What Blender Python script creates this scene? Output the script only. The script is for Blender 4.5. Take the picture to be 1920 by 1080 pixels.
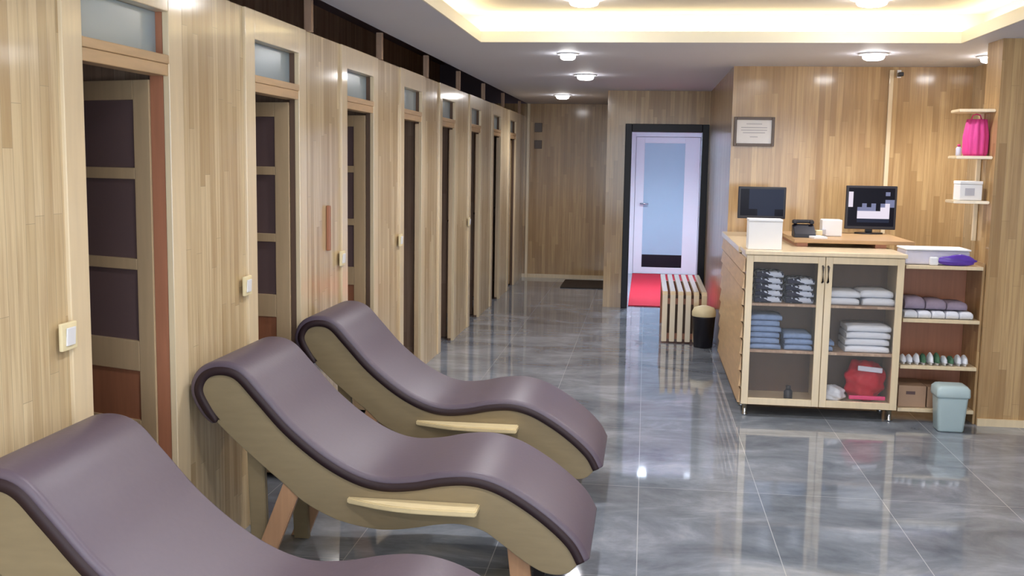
import bpy, bmesh, math, random
from mathutils import Vector, Matrix, Euler
random.seed(7)
for o in list(bpy.data.objects): bpy.data.objects.remove(o)
S = bpy.context.scene
C = S.collection
# ------------------------------------------------------------ camera, world, exposure
FPX, PITCH, YAW, ROLL, EYE = 1975.4, .12, .1243, .0162, 1.57
cyw, syw = math.cos(YAW), math.sin(YAW)
f0 = Vector((-syw, cyw, 0)); r0 = Vector((cyw, syw, 0)); u0 = Vector((0, 0, 1))
fw = f0*math.cos(PITCH) - u0*math.sin(PITCH); up = u0*math.cos(PITCH) + f0*math.sin(PITCH)
rt = r0*math.cos(ROLL) + up*math.sin(ROLL); up = up*math.cos(ROLL) - r0*math.sin(ROLL)
cam = bpy.data.cameras.new('camera'); camo = bpy.data.objects.new('camera', cam); C.objects.link(camo)
m = Matrix((rt, up, -fw)).transposed().to_4x4(); m.translation = Vector((0, 0, EYE)); camo.matrix_world = m
cam.sensor_width = 36; cam.lens = 36*FPX/1920; cam.clip_start = .05; cam.clip_end = 100
S.camera = camo
w = bpy.data.worlds.new('world'); S.world = w; w.use_nodes = True
w.node_tree.nodes['Background'].inputs[0].default_value = (.80, .88, 1, 1)
w.node_tree.nodes['Background'].inputs[1].default_value = 1.0
S.view_settings.view_transform = 'Standard'; S.view_settings.look = 'None'
S.view_settings.gamma = 1; S.view_settings.use_curve_mapping = False
S.view_settings.exposure = 0.0
DOWN_W = 14.0      # watts of one downlight
COVE_E = 15.0      # emission of the cove strip
def area(name, loc, rot, sx, sy, watts, col):
    l = bpy.data.lights.new(name, 'AREA'); l.shape = 'RECTANGLE'; l.size = sx; l.size_y = sy
    l.energy = watts; l.color = col
    o = bpy.data.objects.new(name, l); C.objects.link(o); o.location = loc; o.rotation_euler = rot
    return o
# added fill light behind the viewer, no such source in view
area('rear_fill', (.8, -2.9, 1.35), (math.radians(90), 0, 0), 4.2, 1.9, 170, (.80, .89, 1))

# ------------------------------------------------------------ materials
def srgb(r, g, b):
    def f(c):
        c /= 255
        return c/12.92 if c <= .04045 else ((c+.055)/1.055)**2.4
    return (f(r), f(g), f(b), 1)
MATS = {}
def newmat(name):
    m = bpy.data.materials.new(name); m.use_nodes = True
    nt = m.node_tree; b = nt.nodes['Principled BSDF']
    MATS[name] = m
    return m, nt, b
def N(nt, t, **k):
    n = nt.nodes.new(t)
    for a, v in k.items():
        if a.startswith('i_'): n.inputs[a[2:].replace('_', ' ')].default_value = v
        else: setattr(n, a, v)
    return n
def plain(name, col, rough=.5, var=.06, scale=12, metal=0, spec=.5, stretch=(1, 1, 1), bump=0, **extra):
    m, nt, b = newmat(name); L = nt.links.new
    tc = N(nt, 'ShaderNodeTexCoord'); mp = N(nt, 'ShaderNodeMapping'); mp.inputs['Scale'].default_value = stretch
    nz = N(nt, 'ShaderNodeTexNoise', i_Scale=scale, i_Detail=4.0)
    L(tc.outputs['Object'], mp.inputs[0]); L(mp.outputs[0], nz.inputs['Vector'])
    mx = N(nt, 'ShaderNodeMix', data_type='RGBA')
    mx.inputs[6].default_value = tuple(c*(1-var) for c in col[:3])+(1,)
    mx.inputs[7].default_value = tuple(min(1, c*(1+var)) for c in col[:3])+(1,)
    L(nz.outputs['Fac'], mx.inputs[0]); L(mx.outputs[2], b.inputs['Base Color'])
    b.inputs['Roughness'].default_value = rough; b.inputs['Metallic'].default_value = metal
    b.inputs['Specular IOR Level'].default_value = spec
    if bump:
        bp = N(nt, 'ShaderNodeBump', i_Strength=bump, i_Distance=.003); L(nz.outputs['Fac'], bp.inputs['Height']); L(bp.outputs[0], b.inputs['Normal'])
    for k, v in extra.items(): b.inputs[k.replace('_', ' ')].default_value = v
    return m
def emit(name, col, s):
    m, nt, b = newmat(name)
    b.inputs['Base Color'].default_value = (0, 0, 0, 1)
    b.inputs['Emission Color'].default_value = col; b.inputs['Emission Strength'].default_value = s
    return m
def strips(name, c1, c2, c3, width=.045, length=.8, rough=.35, spec=.4, coat=.5):
    """narrow lacquered staves standing upright: long axis z, across = x + y"""
    m, nt, b = newmat(name); L = nt.links.new
    tc = N(nt, 'ShaderNodeTexCoord'); sp = N(nt, 'ShaderNodeSeparateXYZ'); L(tc.outputs['Object'], sp.inputs[0])
    ad = N(nt, 'ShaderNodeMath', operation='ADD'); L(sp.outputs[0], ad.inputs[0]); L(sp.outputs[1], ad.inputs[1])
    dv = N(nt, 'ShaderNodeMath', operation='DIVIDE'); dv.inputs[1].default_value = width; L(ad.outputs[0], dv.inputs[0])
    fl = N(nt, 'ShaderNodeMath', operation='FLOOR'); L(dv.outputs[0], fl.inputs[0])
    wn = N(nt, 'ShaderNodeTexWhiteNoise', noise_dimensions='1D'); L(fl.outputs[0], wn.inputs['W'])
    ma = N(nt, 'ShaderNodeMath', operation='MULTIPLY_ADD'); ma.inputs[1].default_value = 7.3; L(wn.outputs['Value'], ma.inputs[0]); L(sp.outputs[2], ma.inputs[2])
    cb = N(nt, 'ShaderNodeCombineXYZ'); L(ma.outputs[0], cb.inputs[0]); L(ad.outputs[0], cb.inputs[1])
    br = N(nt, 'ShaderNodeTexBrick', offset=0, offset_frequency=1, squash=1)
    br.inputs['Scale'].default_value = 1; br.inputs['Mortar Size'].default_value = .0008
    br.inputs['Mortar Smooth'].default_value = .3; br.inputs['Brick Width'].default_value = length
    br.inputs['Row Height'].default_value = width
    br.inputs['Color1'].default_value = c1; br.inputs['Color2'].default_value = c2
    br.inputs['Mortar'].default_value = tuple(c*.5 for c in c1[:3])+(1,)
    L(cb.outputs[0], br.inputs['Vector'])
    mp = N(nt, 'ShaderNodeMapping'); mp.inputs['Scale'].default_value = (1.2, 26, 1); L(cb.outputs[0], mp.inputs[0])
    nz = N(nt, 'ShaderNodeTexNoise', i_Scale=1.6, i_Detail=5.0, i_Roughness=.6); L(mp.outputs[0], nz.inputs['Vector'])
    rp = N(nt, 'ShaderNodeValToRGB'); rp.color_ramp.elements[0].position = .42; rp.color_ramp.elements[1].position = .75
    rp.color_ramp.elements[0].color = (0, 0, 0, 1); rp.color_ramp.elements[1].color = (.75, .75, .75, 1)
    L(nz.outputs['Fac'], rp.inputs[0])
    mx = N(nt, 'ShaderNodeMix', data_type='RGBA'); mx.inputs[7].default_value = c3
    L(rp.outputs[0], mx.inputs[0]); L(br.outputs['Color'], mx.inputs[6]); L(mx.outputs[2], b.inputs['Base Color'])
    b.inputs['Roughness'].default_value = rough; b.inputs['Specular IOR Level'].default_value = spec
    b.inputs['Coat Weight'].default_value = coat; b.inputs['Coat Roughness'].default_value = .12
    bp = N(nt, 'ShaderNodeBump', i_Strength=.08, i_Distance=.002, invert=True)
    L(br.outputs['Fac'], bp.inputs['Height']); L(bp.outputs[0], b.inputs['Normal'])
    return m
M = {}
M['staves'] = strips('lacquered_staves', srgb(226, 207, 168), srgb(188, 163, 122), srgb(170, 138, 100))
M['staves_warm'] = strips('warm_staves', srgb(200, 168, 120), srgb(166, 132, 88), srgb(148, 112, 72))
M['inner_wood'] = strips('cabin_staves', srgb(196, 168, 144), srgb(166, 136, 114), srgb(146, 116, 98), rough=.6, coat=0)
M['pine'] = plain('pale_pine', srgb(228, 208, 172), .35, .12, 3, stretch=(14, 14, 1.2), Coat_Weight=.6, Coat_Roughness=.1)
M['shelf_brown'] = plain('brown_shelf', srgb(172, 138, 98), .4, .15, 3, stretch=(2, 14, 14))
M['back_wood'] = plain('cabinet_back', srgb(100, 76, 60), .6, .2, 3, stretch=(14, 14, 1.2))
M['pine_knotty'] = plain('knotty_pine', srgb(204, 170, 128), .35, .25, 2.5, stretch=(6, 2, 14))
M['red_pine'] = plain('reddish_pine', srgb(168, 112, 84), .4, .2, 3, stretch=(18, 18, 1.2))
M['leaf_wood'] = plain('door_leaf_wood', srgb(198, 172, 136), .4, .12, 3, stretch=(14, 14, 1.5))
M['ply'] = plain('birch_ply', srgb(144, 129, 100), .42, .14, 5, stretch=(2, 8, 10))
M['ply_edge'] = plain('birch_edge', srgb(232, 214, 170), .4, .1, 5, stretch=(2, 8, 10))
M['leg_wood'] = plain('orange_pine', srgb(186, 146, 112), .4, .2, 3, stretch=(20, 20, 1.5))
M['leather'] = plain('plum_leather', srgb(92, 80, 93), .45, .06, 60, bump=.12, spec=.6)
M['shade_base_brown'] = plain('shade_and_base_brown', srgb(40, 20, 26), .6, .08, 60)  # dark brown for the painted cushion-side shade and the base board
M['dark_void'] = plain('dark_paint', srgb(122, 108, 120), .7, .1, 2)
M['ceiling'] = plain('ceiling_paint', srgb(212, 214, 226), .65, .015, 3, spec=.3)
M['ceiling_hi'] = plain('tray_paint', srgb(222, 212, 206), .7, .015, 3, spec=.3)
M['lip_glow_cream'] = plain('lip_glow_cream', srgb(252, 246, 226), .5, .01, 3)  # near-white colour stands in for the glow on the tray lip
M['black'] = plain('black_lacquer', srgb(14, 13, 26), .4, .1, 5, spec=.3)
M['black_plastic'] = plain('black_plastic', srgb(26, 24, 34), .4, .1, 20)
M['dark_glass'] = plain('dark_glass', srgb(112, 92, 92), .3, .1, 3)
M['white_plastic'] = plain('white_plastic', srgb(235, 236, 240), .4, .03, 20)
M['white_paint'] = plain('white_paint', srgb(232, 234, 240), .45, .03, 4)
M['blue_wall'] = plain('cool_wall', srgb(214, 222, 232), .6, .03, 3)
M['frosted'] = plain('frosted_pane', srgb(160, 178, 190), .22, .05, 3)
M['frosted_blue'] = plain('frosted_blue_pane', srgb(168, 196, 214), .3, .05, 3)
M['metal'] = plain('brushed_metal', srgb(190, 192, 196), .25, .05, 30, metal=1)
M['iron'] = plain('dark_iron', srgb(40, 34, 34), .45, .1, 20, metal=.6)
M['carpet'] = plain('red_carpet', srgb(196, 30, 52), .9, .2, 90, bump=.6)
M['mat'] = plain('brown_mat', srgb(64, 54, 46), .9, .3, 120, bump=.6)
M['towel_white'] = plain('white_terry', srgb(226, 230, 240), .9, .06, 80, bump=.5)
M['towel_blue'] = plain('grey_blue_terry', srgb(130, 152, 190), .9, .2, 50, bump=.5)
M['cloth_lilac'] = plain('lilac_cloth', srgb(160, 146, 166), .9, .15, 40, bump=.4)
M['red_cloth'] = plain('red_fabric', srgb(186, 14, 40), .6, .2, 18, bump=.4)
M['pink_cloth'] = plain('pink_fabric', srgb(222, 70, 150), .6, .25, 14, stretch=(5, 5, 1), bump=.4)
M['magenta'] = plain('magenta_band', srgb(220, 60, 120), .6, .1, 20)
M['purple'] = plain('purple_wrap', srgb(92, 60, 170), .3, .25, 25)
M['clear_wrap'] = plain('milky_wrap', srgb(206, 204, 220), .25, .1, 20)
M['card'] = plain('cardboard', srgb(170, 140, 116), .8, .08, 10)
M['card_print'] = plain('box_print', srgb(96, 76, 76), .8, .08, 10)
M['bin'] = plain('bin_plastic', srgb(176, 196, 200), .35, .04, 10)
M['green'] = plain('green_print', srgb(70, 110, 84), .7, .2, 20)
M['paper'] = plain('paper', srgb(240, 240, 242), .7, .02, 20)
M['ink'] = plain('grey_ink', srgb(190, 190, 200), .8, .05, 20)
M['gilt'] = plain('gilt_frame', srgb(92, 74, 62), .35, .1, 20)
M['cream'] = plain('cream_plastic', srgb(236, 222, 180), .5, .04, 20)
M['lens'] = emit('lamp_lens', (1, .98, .97, 1), 45)
M['led'] = emit('led_strip', (1, .85, .44, 1), COVE_E)
# speckled black and white cloth
m, nt, b = newmat('speckled_cloth'); L = nt.links.new
tc = N(nt, 'ShaderNodeTexCoord'); nz = N(nt, 'ShaderNodeTexNoise', i_Scale=24.0, i_Detail=1.0)
rp = N(nt, 'ShaderNodeValToRGB'); rp.color_ramp.interpolation = 'CONSTANT'
rp.color_ramp.elements[0].color = srgb(30, 34, 62); rp.color_ramp.elements[1].position = .52; rp.color_ramp.elements[1].color = srgb(200, 208, 226)
L(tc.outputs['Object'], nz.inputs['Vector']); L(nz.outputs['Fac'], rp.inputs[0]); L(rp.outputs[0], b.inputs['Base Color'])
b.inputs['Roughness'].default_value = .9; M['speckled'] = m
# clear cabinet glass
m, nt, b = newmat('clear_glass'); L = nt.links.new
b.inputs['Base Color'].default_value = (.9, .95, .97, 1); b.inputs['Roughness'].default_value = .03
b.inputs['Alpha'].default_value = .03; M['glass'] = m
# polished stone tiles
m, nt, b = newmat('polished_tiles'); L = nt.links.new
tc = N(nt, 'ShaderNodeTexCoord'); mp = N(nt, 'ShaderNodeMapping'); mp.inputs['Location'].default_value = (-.583+.0, -.45, 0)
L(tc.outputs['Object'], mp.inputs[0])
br = N(nt, 'ShaderNodeTexBrick', offset=0, offset_frequency=1, squash=1)
br.inputs['Scale'].default_value = 1; br.inputs['Brick Width'].default_value = .573; br.inputs['Row Height'].default_value = .573*2
br.inputs['Mortar Size'].default_value = .002; br.inputs['Mortar Smooth'].default_value = .2
br.inputs['Color1'].default_value = (.9, .9, .9, 1); br.inputs['Color2'].default_value = (1.08, 1.08, 1.08, 1); br.inputs['Mortar'].default_value = (1, 1, 1, 1)
L(mp.outputs[0], br.inputs['Vector'])
nz = N(nt, 'ShaderNodeTexNoise', i_Scale=1.7, i_Detail=9.0, i_Roughness=.66, i_Distortion=.5); m2 = N(nt, 'ShaderNodeMapping'); m2.inputs['Scale'].default_value = (1, 1.7, 1); L(tc.outputs['Object'], m2.inputs[0]); L(m2.outputs[0], nz.inputs['Vector'])
rp = N(nt, 'ShaderNodeValToRGB')
rp.color_ramp.elements[0].position = .32; rp.color_ramp.elements[0].color = srgb(100, 107, 117)
rp.color_ramp.elements[1].position = .70; rp.color_ramp.elements[1].color = srgb(166, 172, 182)
e = rp.color_ramp.elements.new(.52); e.color = srgb(132, 139, 149)
L(nz.outputs['Fac'], rp.inputs[0])
mu = N(nt, 'ShaderNodeMix', data_type='RGBA', blend_type='MULTIPLY'); mu.inputs[0].default_value = 1
L(rp.outputs[0], mu.inputs[6]); L(br.outputs['Color'], mu.inputs[7])
gm = N(nt, 'ShaderNodeMix', data_type='RGBA'); gm.inputs[7].default_value = srgb(176, 180, 184)
L(br.outputs['Fac'], gm.inputs[0]); L(mu.outputs[2], gm.inputs[6]); L(gm.outputs[2], b.inputs['Base Color'])
b.inputs['Roughness'].default_value = .045; b.inputs['Specular IOR Level'].default_value = .8
nb = N(nt, 'ShaderNodeTexNoise', i_Scale=2.2, i_Detail=1.0); L(tc.outputs['Object'], nb.inputs['Vector'])
bp = N(nt, 'ShaderNodeBump', i_Strength=.05, i_Distance=.02); L(nb.outputs['Fac'], bp.inputs['Height']); L(bp.outputs[0], b.inputs['Normal'])
M['tiles'] = m

# ------------------------------------------------------------ mesh helpers
def B(): return bmesh.new()
def box(bm, a, b, bev=0, seg=2, rot=None, piv=None, mi=0):
    t = bmesh.new(); bmesh.ops.create_cube(t, size=1)
    a = Vector(a); b = Vector(b); c = (a+b)/2; d = b-a
    for v in t.verts: v.co = Vector((v.co.x*d.x, v.co.y*d.y, v.co.z*d.z))+c
    if bev: bmesh.ops.bevel(t, geom=t.edges[:], offset=bev, segments=seg, affect='EDGES', profile=.6)
    if rot is not None:
        p = Vector(piv) if piv is not None else c
        R_ = Euler(rot).to_matrix()
        for v in t.verts: v.co = R_ @ (v.co-p) + p
    for f in t.faces: f.material_index = mi; f.smooth = False
    join(bm, t)
def join(bm, t):
    me = bpy.data.meshes.new('tmp'); t.to_mesh(me); t.free(); bm.from_mesh(me); bpy.data.meshes.remove(me)
def prism(bm, pts, axis, a, b, bev=0, smooth=False):
    """polygon pts (u,v) pushed along an axis from a to b; axis y: (x,z), z: (x,y), x: (y,z)"""
    def P(u, v, t): return {'y': (u, t, v), 'z': (u, v, t), 'x': (t, u, v)}[axis]
    t = bmesh.new()
    A = [t.verts.new(P(u, v, a)) for u, v in pts]; Bv = [t.verts.new(P(u, v, b)) for u, v in pts]
    n = len(pts); f1 = t.faces.new(A); f2 = t.faces.new(Bv[::-1])
    for i in range(n):
        f = t.faces.new((A[i], Bv[i], Bv[(i+1) % n], A[(i+1) % n])); f.smooth = smooth
    bmesh.ops.recalc_face_normals(t, faces=t.faces[:])
    if bev:
        ed = [e for e in t.edges if (f1 in e.link_faces) or (f2 in e.link_faces)]
        bmesh.ops.bevel(t, geom=ed, offset=bev, segments=2, affect='EDGES')
    join(bm, t)
def lathe(bm, prof, c, seg=24, smooth=True, sx=1, sy=1, cap=True):
    t = bmesh.new(); rings = []
    for r, z in prof:
        rings.append([t.verts.new((c[0]+sx*r*math.cos(2*math.pi*k/seg), c[1]+sy*r*math.sin(2*math.pi*k/seg), c[2]+z)) for k in range(seg)])
    for i in range(len(rings)-1):
        for k in range(seg):
            f = t.faces.new((rings[i][k], rings[i][(k+1) % seg], rings[i+1][(k+1) % seg], rings[i+1][k])); f.smooth = smooth
    if cap: t.faces.new(rings[0]); t.faces.new(rings[-1])
    bmesh.ops.recalc_face_normals(t, faces=t.faces[:]); join(bm, t)
def tube(bm, pts, r, seg=8):
    t = bmesh.new(); rings = []
    for i, p in enumerate(pts):
        p = Vector(p); q = Vector(pts[min(i+1, len(pts)-1)]); o = Vector(pts[max(i-1, 0)]); d = (q-o).normalized()
        s = d.cross(Vector((0, 0, 1)));
        if s.length < .01: s = d.cross(Vector((1, 0, 0)))
        s.normalize(); n = s.cross(d)
        rings.append([t.verts.new(p+s*r*math.cos(2*math.pi*k/seg)+n*r*math.sin(2*math.pi*k/seg)) for k in range(seg)])
    for i in range(len(rings)-1):
        for k in range(seg):
            f = t.faces.new((rings[i][k], rings[i][(k+1) % seg], rings[i+1][(k+1) % seg], rings[i+1][k])); f.smooth = True
    t.faces.new(rings[0]); t.faces.new(rings[-1]); bmesh.ops.recalc_face_normals(t, faces=t.faces[:]); join(bm, t)
def spline(pts, n=6, closed=False):
    out = []; N_ = len(pts)
    rng = range(N_ if closed else N_-1)
    for i in rng:
        g = lambda k: Vector(pts[k % N_]) if closed else Vector(pts[max(0, min(N_-1, k))])
        p0, p1, p2, p3 = g(i-1), g(i), g(i+1), g(i+2)
        for k in range(n):
            t = k/n
            out.append(.5*((2*p1)+(-p0+p2)*t+(2*p0-5*p1+4*p2-p3)*t*t+(-p0+3*p1-3*p2+p3)*t**3))
    if not closed: out.append(Vector(pts[-1]))
    return out
def wpos(o):
    v = Vector((0, 0, 0))
    while o is not None: v += o.location; o = o.parent
    return v
def obj(name, bm, mat, parent=None, origin=None, mats=None):
    """link one mesh; coordinates in bm are world coordinates"""
    me = bpy.data.meshes.new(name)
    off = wpos(parent) if parent else Vector((0, 0, 0))
    o = bpy.data.objects.new(name, me)
    if origin is not None: o.location = Vector(origin)-off; off = Vector(origin)
    for v in bm.verts: v.co -= off
    bm.to_mesh(me); bm.free()
    for mm in (mats or [mat]): me.materials.append(M[mm])
    C.objects.link(o)
    if parent: o.parent = parent
    return o
def thing(name, label, cat, loc=(0, 0, 0), group=None):
    o = bpy.data.objects.new(name, None); C.objects.link(o); o.location = loc
    o.empty_display_size = .1; o['label'] = label; o['category'] = cat
    if group: o['group'] = group
    return o
def tag(o, label, cat, group=None, kind=None):
    o['label'] = label; o['category'] = cat
    if group: o['group'] = group
    if kind: o['kind'] = kind
    return o
def struct(name, bm, mat, label=None, mats=None, origin=None):
    o = obj(name, bm, mat, mats=mats, origin=origin); o['kind'] = 'structure'
    if label: o['label'] = label
    return o
def dup(root, loc, label=None):
    r = root.copy(); C.objects.link(r); r.location = loc
    if label: r['label'] = label
    for ch in list(root.children):
        c = ch.copy(); C.objects.link(c); c.parent = r
        for g in ch.children:
            d = g.copy(); C.objects.link(d); d.parent = c
    return r

# ------------------------------------------------------------ room
WL = -1.643; CEIL = 2.334; YB = 14.2; YD = 11.467; YW = 8.54; YK = 6.65; XS = .655; XC = 2.063
bm = B(); box(bm, (-3.2, -3.2, -.1), (4.2, 15.4, 0)); struct('floor', bm, 'tiles', 'polished grey stone tile floor with pale joints')
# lower ceiling with the tray opening
X0, X1, Y0, Y1 = -1.1, 1.905, -1.6, 6.917
bm = B()
for a, b_ in (((-1.605, -3.2), (X0, 15.4)), ((X1, -3.2), (4.2, 15.4)), ((X0, -3.2), (X1, Y0)), ((X0, Y1), (X1, 15.4))):
    box(bm, (a[0], a[1], CEIL), (b_[0], b_[1], CEIL+.07))
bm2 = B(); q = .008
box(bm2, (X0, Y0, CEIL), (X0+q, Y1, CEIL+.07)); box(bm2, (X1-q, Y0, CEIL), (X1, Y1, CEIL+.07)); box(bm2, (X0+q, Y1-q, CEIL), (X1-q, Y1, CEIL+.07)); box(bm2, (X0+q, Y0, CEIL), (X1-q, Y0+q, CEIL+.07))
struct('trim_20', bm2, 'lip_glow_cream', 'tray lip face, coloured bright cream for the cove glow on it')  # thin facing added to carry the painted glow
struct('ceiling', bm, 'ceiling', 'pale grey lowered ceiling round the lit tray')
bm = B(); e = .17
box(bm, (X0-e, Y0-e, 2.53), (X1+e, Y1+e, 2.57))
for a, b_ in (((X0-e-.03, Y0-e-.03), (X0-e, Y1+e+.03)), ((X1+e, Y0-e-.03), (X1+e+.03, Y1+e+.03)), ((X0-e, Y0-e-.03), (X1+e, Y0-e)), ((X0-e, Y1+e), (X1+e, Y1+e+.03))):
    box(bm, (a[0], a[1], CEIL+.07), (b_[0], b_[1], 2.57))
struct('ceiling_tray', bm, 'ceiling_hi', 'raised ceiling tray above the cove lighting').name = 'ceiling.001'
bm = B(); zt = CEIL+.071
for a, b_ in (((X0-.10, Y0), (X0-.06, Y1)), ((X1+.06, Y0), (X1+.10, Y1)), ((X0-.1, Y1+.06), (X1+.1, Y1+.10)), ((X0-.1, Y0-.1), (X1+.1, Y0-.06))):
    box(bm, (a[0], a[1], zt), (b_[0], b_[1], zt+.012))
tag(obj('light_strip', bm, 'led'), 'warm yellow light strip hidden behind the ceiling tray lip', 'light strip')

# left cabin front with openings
DOORS = [2.93, 4.30, 5.675, 7.05, 8.40, 9.82, 11.27, 12.66]; DW = .565; HD = 1.84; HT = 2.174; CAS = .105
bm = B(); ys = [-3.2]
for d in DOORS: ys += [d-CAS, d+DW+CAS]
ys.append(YB)
for i in range(0, len(ys), 2): box(bm, (WL-.05, ys[i], 0), (WL, ys[i+1], HT-.0))
struct('wall_left', bm, 'staves', 'row of changing cabin fronts clad in pale upright staves')
for i, d in enumerate(DOORS):
    T = .012
    bm = B()
    box(bm, (WL-.012, d-CAS, 0), (WL+T, d, HT), .003); box(bm, (WL-.012, d+DW, 0), (WL+T, d+DW+CAS, HT), .003)
    box(bm, (WL-.055, d, 2.055), (WL+T, d+DW, HT), .003)
    box(bm, (WL-.055, d, HD), (WL+T*.6, d+DW, HD+.04), .003, mi=1); box(bm, (WL-.055, d, HD+.04), (WL+T, d+DW, 1.91), .003, mi=1)
    jd, jm = ((.06, 2) if i == 0 else (.036, 4))  # later doorways: lining given dark wood to stand for jamb shadow
    box(bm, (WL-jd, d-.03, 0), (WL-.0125, d, HT), mi=jm); box(bm, (WL-jd, d+DW, 0), (WL-.0125, d+DW+.03, HT), mi=jm)
    box(bm, (WL-.02, d+DW+CAS, 0), (WL+.006, d+DW+CAS+.008, HT), mi=3)
    ordn = ['nearest', 'second', 'third', 'fourth', 'fifth', 'sixth', 'seventh', 'farthest'][i]
    fr = struct('door_%d' % (i+1), bm, 'pine', '%s cabin doorway along the left wall, pine frame with small pane above' % ordn, mats=['pine', 'pine_knotty', 'red_pine', 'inner_wood', 'back_wood'], origin=(WL, d, 0))
    bm = B(); box(bm, (WL-.045, d+.002, 1.911), (WL-.035, d+DW-.002, 2.054)); p = obj('transom_pane', bm, 'frosted', fr); p['label'] = 'frosted grey blue glass'
    # door leaf, hinged at the far jamb and swung inward
    open_deg = [109, 97, 95, 172, 172, 172, 172, 4][i]
    lt = .035; w_ = DW-.012; bm = B(); gb = B(); pb = B()
    # leaf built closed: from hinge (0,0) along -Y, thickness in -X
    hx, hy = WL-jd-.004, d+DW-.004
    def lb(bmx, y0, y1, z0, z1, t0=0, t1=None, bev=.003): box(bmx, (hx-(t1 if t1 is not None else lt), hy-y1, z0), (hx-t0, hy-y0, z1), bev)
    lb(bm, 0, .075, .02, HD-.012); lb(bm, w_-.075, w_, .02, HD-.012)
    for z0, z1 in ((.02, .12), (.58, .62), (.80, .91), (1.165, 1.205), (1.485, 1.525), (HD-.08, HD-.012)): lb(bm, .075, w_-.075, z0, z1)
    for z0, z1 in ((.91, 1.165), (1.205, 1.485), (1.525, HD-.08)): lb(gb, .075, w_-.075, z0, z1, .014, .02, 0)
    for z0, z1 in ((.12, .58), (.62, .80)): lb(pb, .075, w_-.075, z0, z1, .01, .024, 0)
    Rm = Matrix.Translation((hx, hy, 0)) @ Matrix.Rotation(-math.radians(open_deg), 4, 'Z') @ Matrix.Translation((-hx, -hy, 0))
    for q in (bm, gb, pb): q.transform(Rm)
    lf = obj('door_leaf', bm, 'leaf_wood', fr, origin=(hx, hy, 0))
    g = obj('dark_pane', gb, 'dark_glass', lf); g['label'] = 'dark glass panes'
    g = obj('lower_panel', pb, 'red_pine', lf); g['label'] = 'reddish wooden panels'
    hb = B()
    y_ = hy-w_+.04
    for sx_ in (hx+.0, hx-lt-.04): tube(hb, [(sx_+.0, y_, 1.02), (sx_+.04, y_, 1.02)], .009); 
    tube(hb, [(hx+.04, y_, 1.02), (hx+.04, y_+.1, 1.02)], .009); tube(hb, [(hx-lt-.04, y_, 1.02), (hx-lt-.04, y_+.1, 1.02)], .009)
    hb.transform(Rm); obj('door_handle', hb, 'metal', lf)
# cabin interiors: partitions, rear wall, roof void
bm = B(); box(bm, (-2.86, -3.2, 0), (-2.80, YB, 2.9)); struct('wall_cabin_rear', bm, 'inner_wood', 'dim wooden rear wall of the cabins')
bm = B(); box(bm, (-2.8, -3.2, 2.84), (-1.6, YB+1, 2.9)); box(bm, (-2.8, YB, CEIL), (-1.57, YB+.08, 2.84)); box(bm, (-2.8, -3.28, 0), (-1.57, -3.2, 2.84)); box(bm, (-1.62, -3.2, CEIL+.071), (-1.57, YB, 2.84)); struct('ceiling_void', bm, 'dark_void', 'dark void above the cabins').name = 'ceiling.002'
for i, d in enumerate(DOORS):
    yp = d+DW+.20 if i < 7 else d+DW+.4
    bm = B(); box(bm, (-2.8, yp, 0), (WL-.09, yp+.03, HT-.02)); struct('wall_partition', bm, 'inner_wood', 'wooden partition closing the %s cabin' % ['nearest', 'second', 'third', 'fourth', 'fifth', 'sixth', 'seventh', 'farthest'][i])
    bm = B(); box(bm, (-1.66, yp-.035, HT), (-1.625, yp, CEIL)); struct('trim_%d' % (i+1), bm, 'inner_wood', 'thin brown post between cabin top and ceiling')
# hall back wall, door wall, reception walls
def wall(name, a, b_, mat, label): bm = B(); box(bm, a, b_); return struct(name, bm, mat, label)
wall('wall_hall_back', (-2.8, YB, 0), (-.33, YB+.08, CEIL), 'staves_warm', 'wooden wall closing the narrow passage')
bm = B(); DX0, DX1, DZ = -.235, .648, 1.985
box(bm, (-.43, YD, 0), (DX0, YD+.08, CEIL)); box(bm, (DX1, YD, 0), (XS, YD+.08, CEIL)); box(bm, (DX0, YD, DZ), (DX1, YD+.08, CEIL))
box(bm, (-.43, YD+.08, 0), (-.35, YB, CEIL)); struct('wall_door', bm, 'staves_warm', 'warm wooden wall around the black door frame')
wall('wall_reception_side', (XS, YW+.08, 0), (XS+.08, YD+.08, CEIL), 'staves_warm', 'wooden return wall beside the doorway')
wall('wall_reception', (XS, YW, 0), (2.53, YW+.08, CEIL), 'staves_warm', 'warm wooden wall behind the reception counter')
wall('wall_niche', (2.45, YK+.28, 0), (2.53, YW, CEIL), 'staves', 'pale wooden side of the niche beside the counter')
wall('wall_pier', (XC, YK, 0), (4.2, YK+.28, CEIL), 'staves_warm', 'pale wooden wall at the right edge')
wall('wall_right', (4.1, -3.2, 0), (4.2, YK, CEIL), 'staves', 'wooden wall on the right')
bm = B(); box(bm, (-3.2, -3.2, 0), (-1.3, -3.1, 2.334)); box(bm, (3.0, -3.2, 0), (4.2, -3.1, 2.334)); box(bm, (-1.3, -3.2, 0), (3.0, -3.1, .35)); box(bm, (-1.3, -3.2, 2.3), (3.0, -3.1, 2.334))
struct('wall_front', bm, 'white_paint', 'unseen wall behind the viewer, its opening added to let fill light in')  # opening left in this unseen wall to brighten the room
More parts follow.
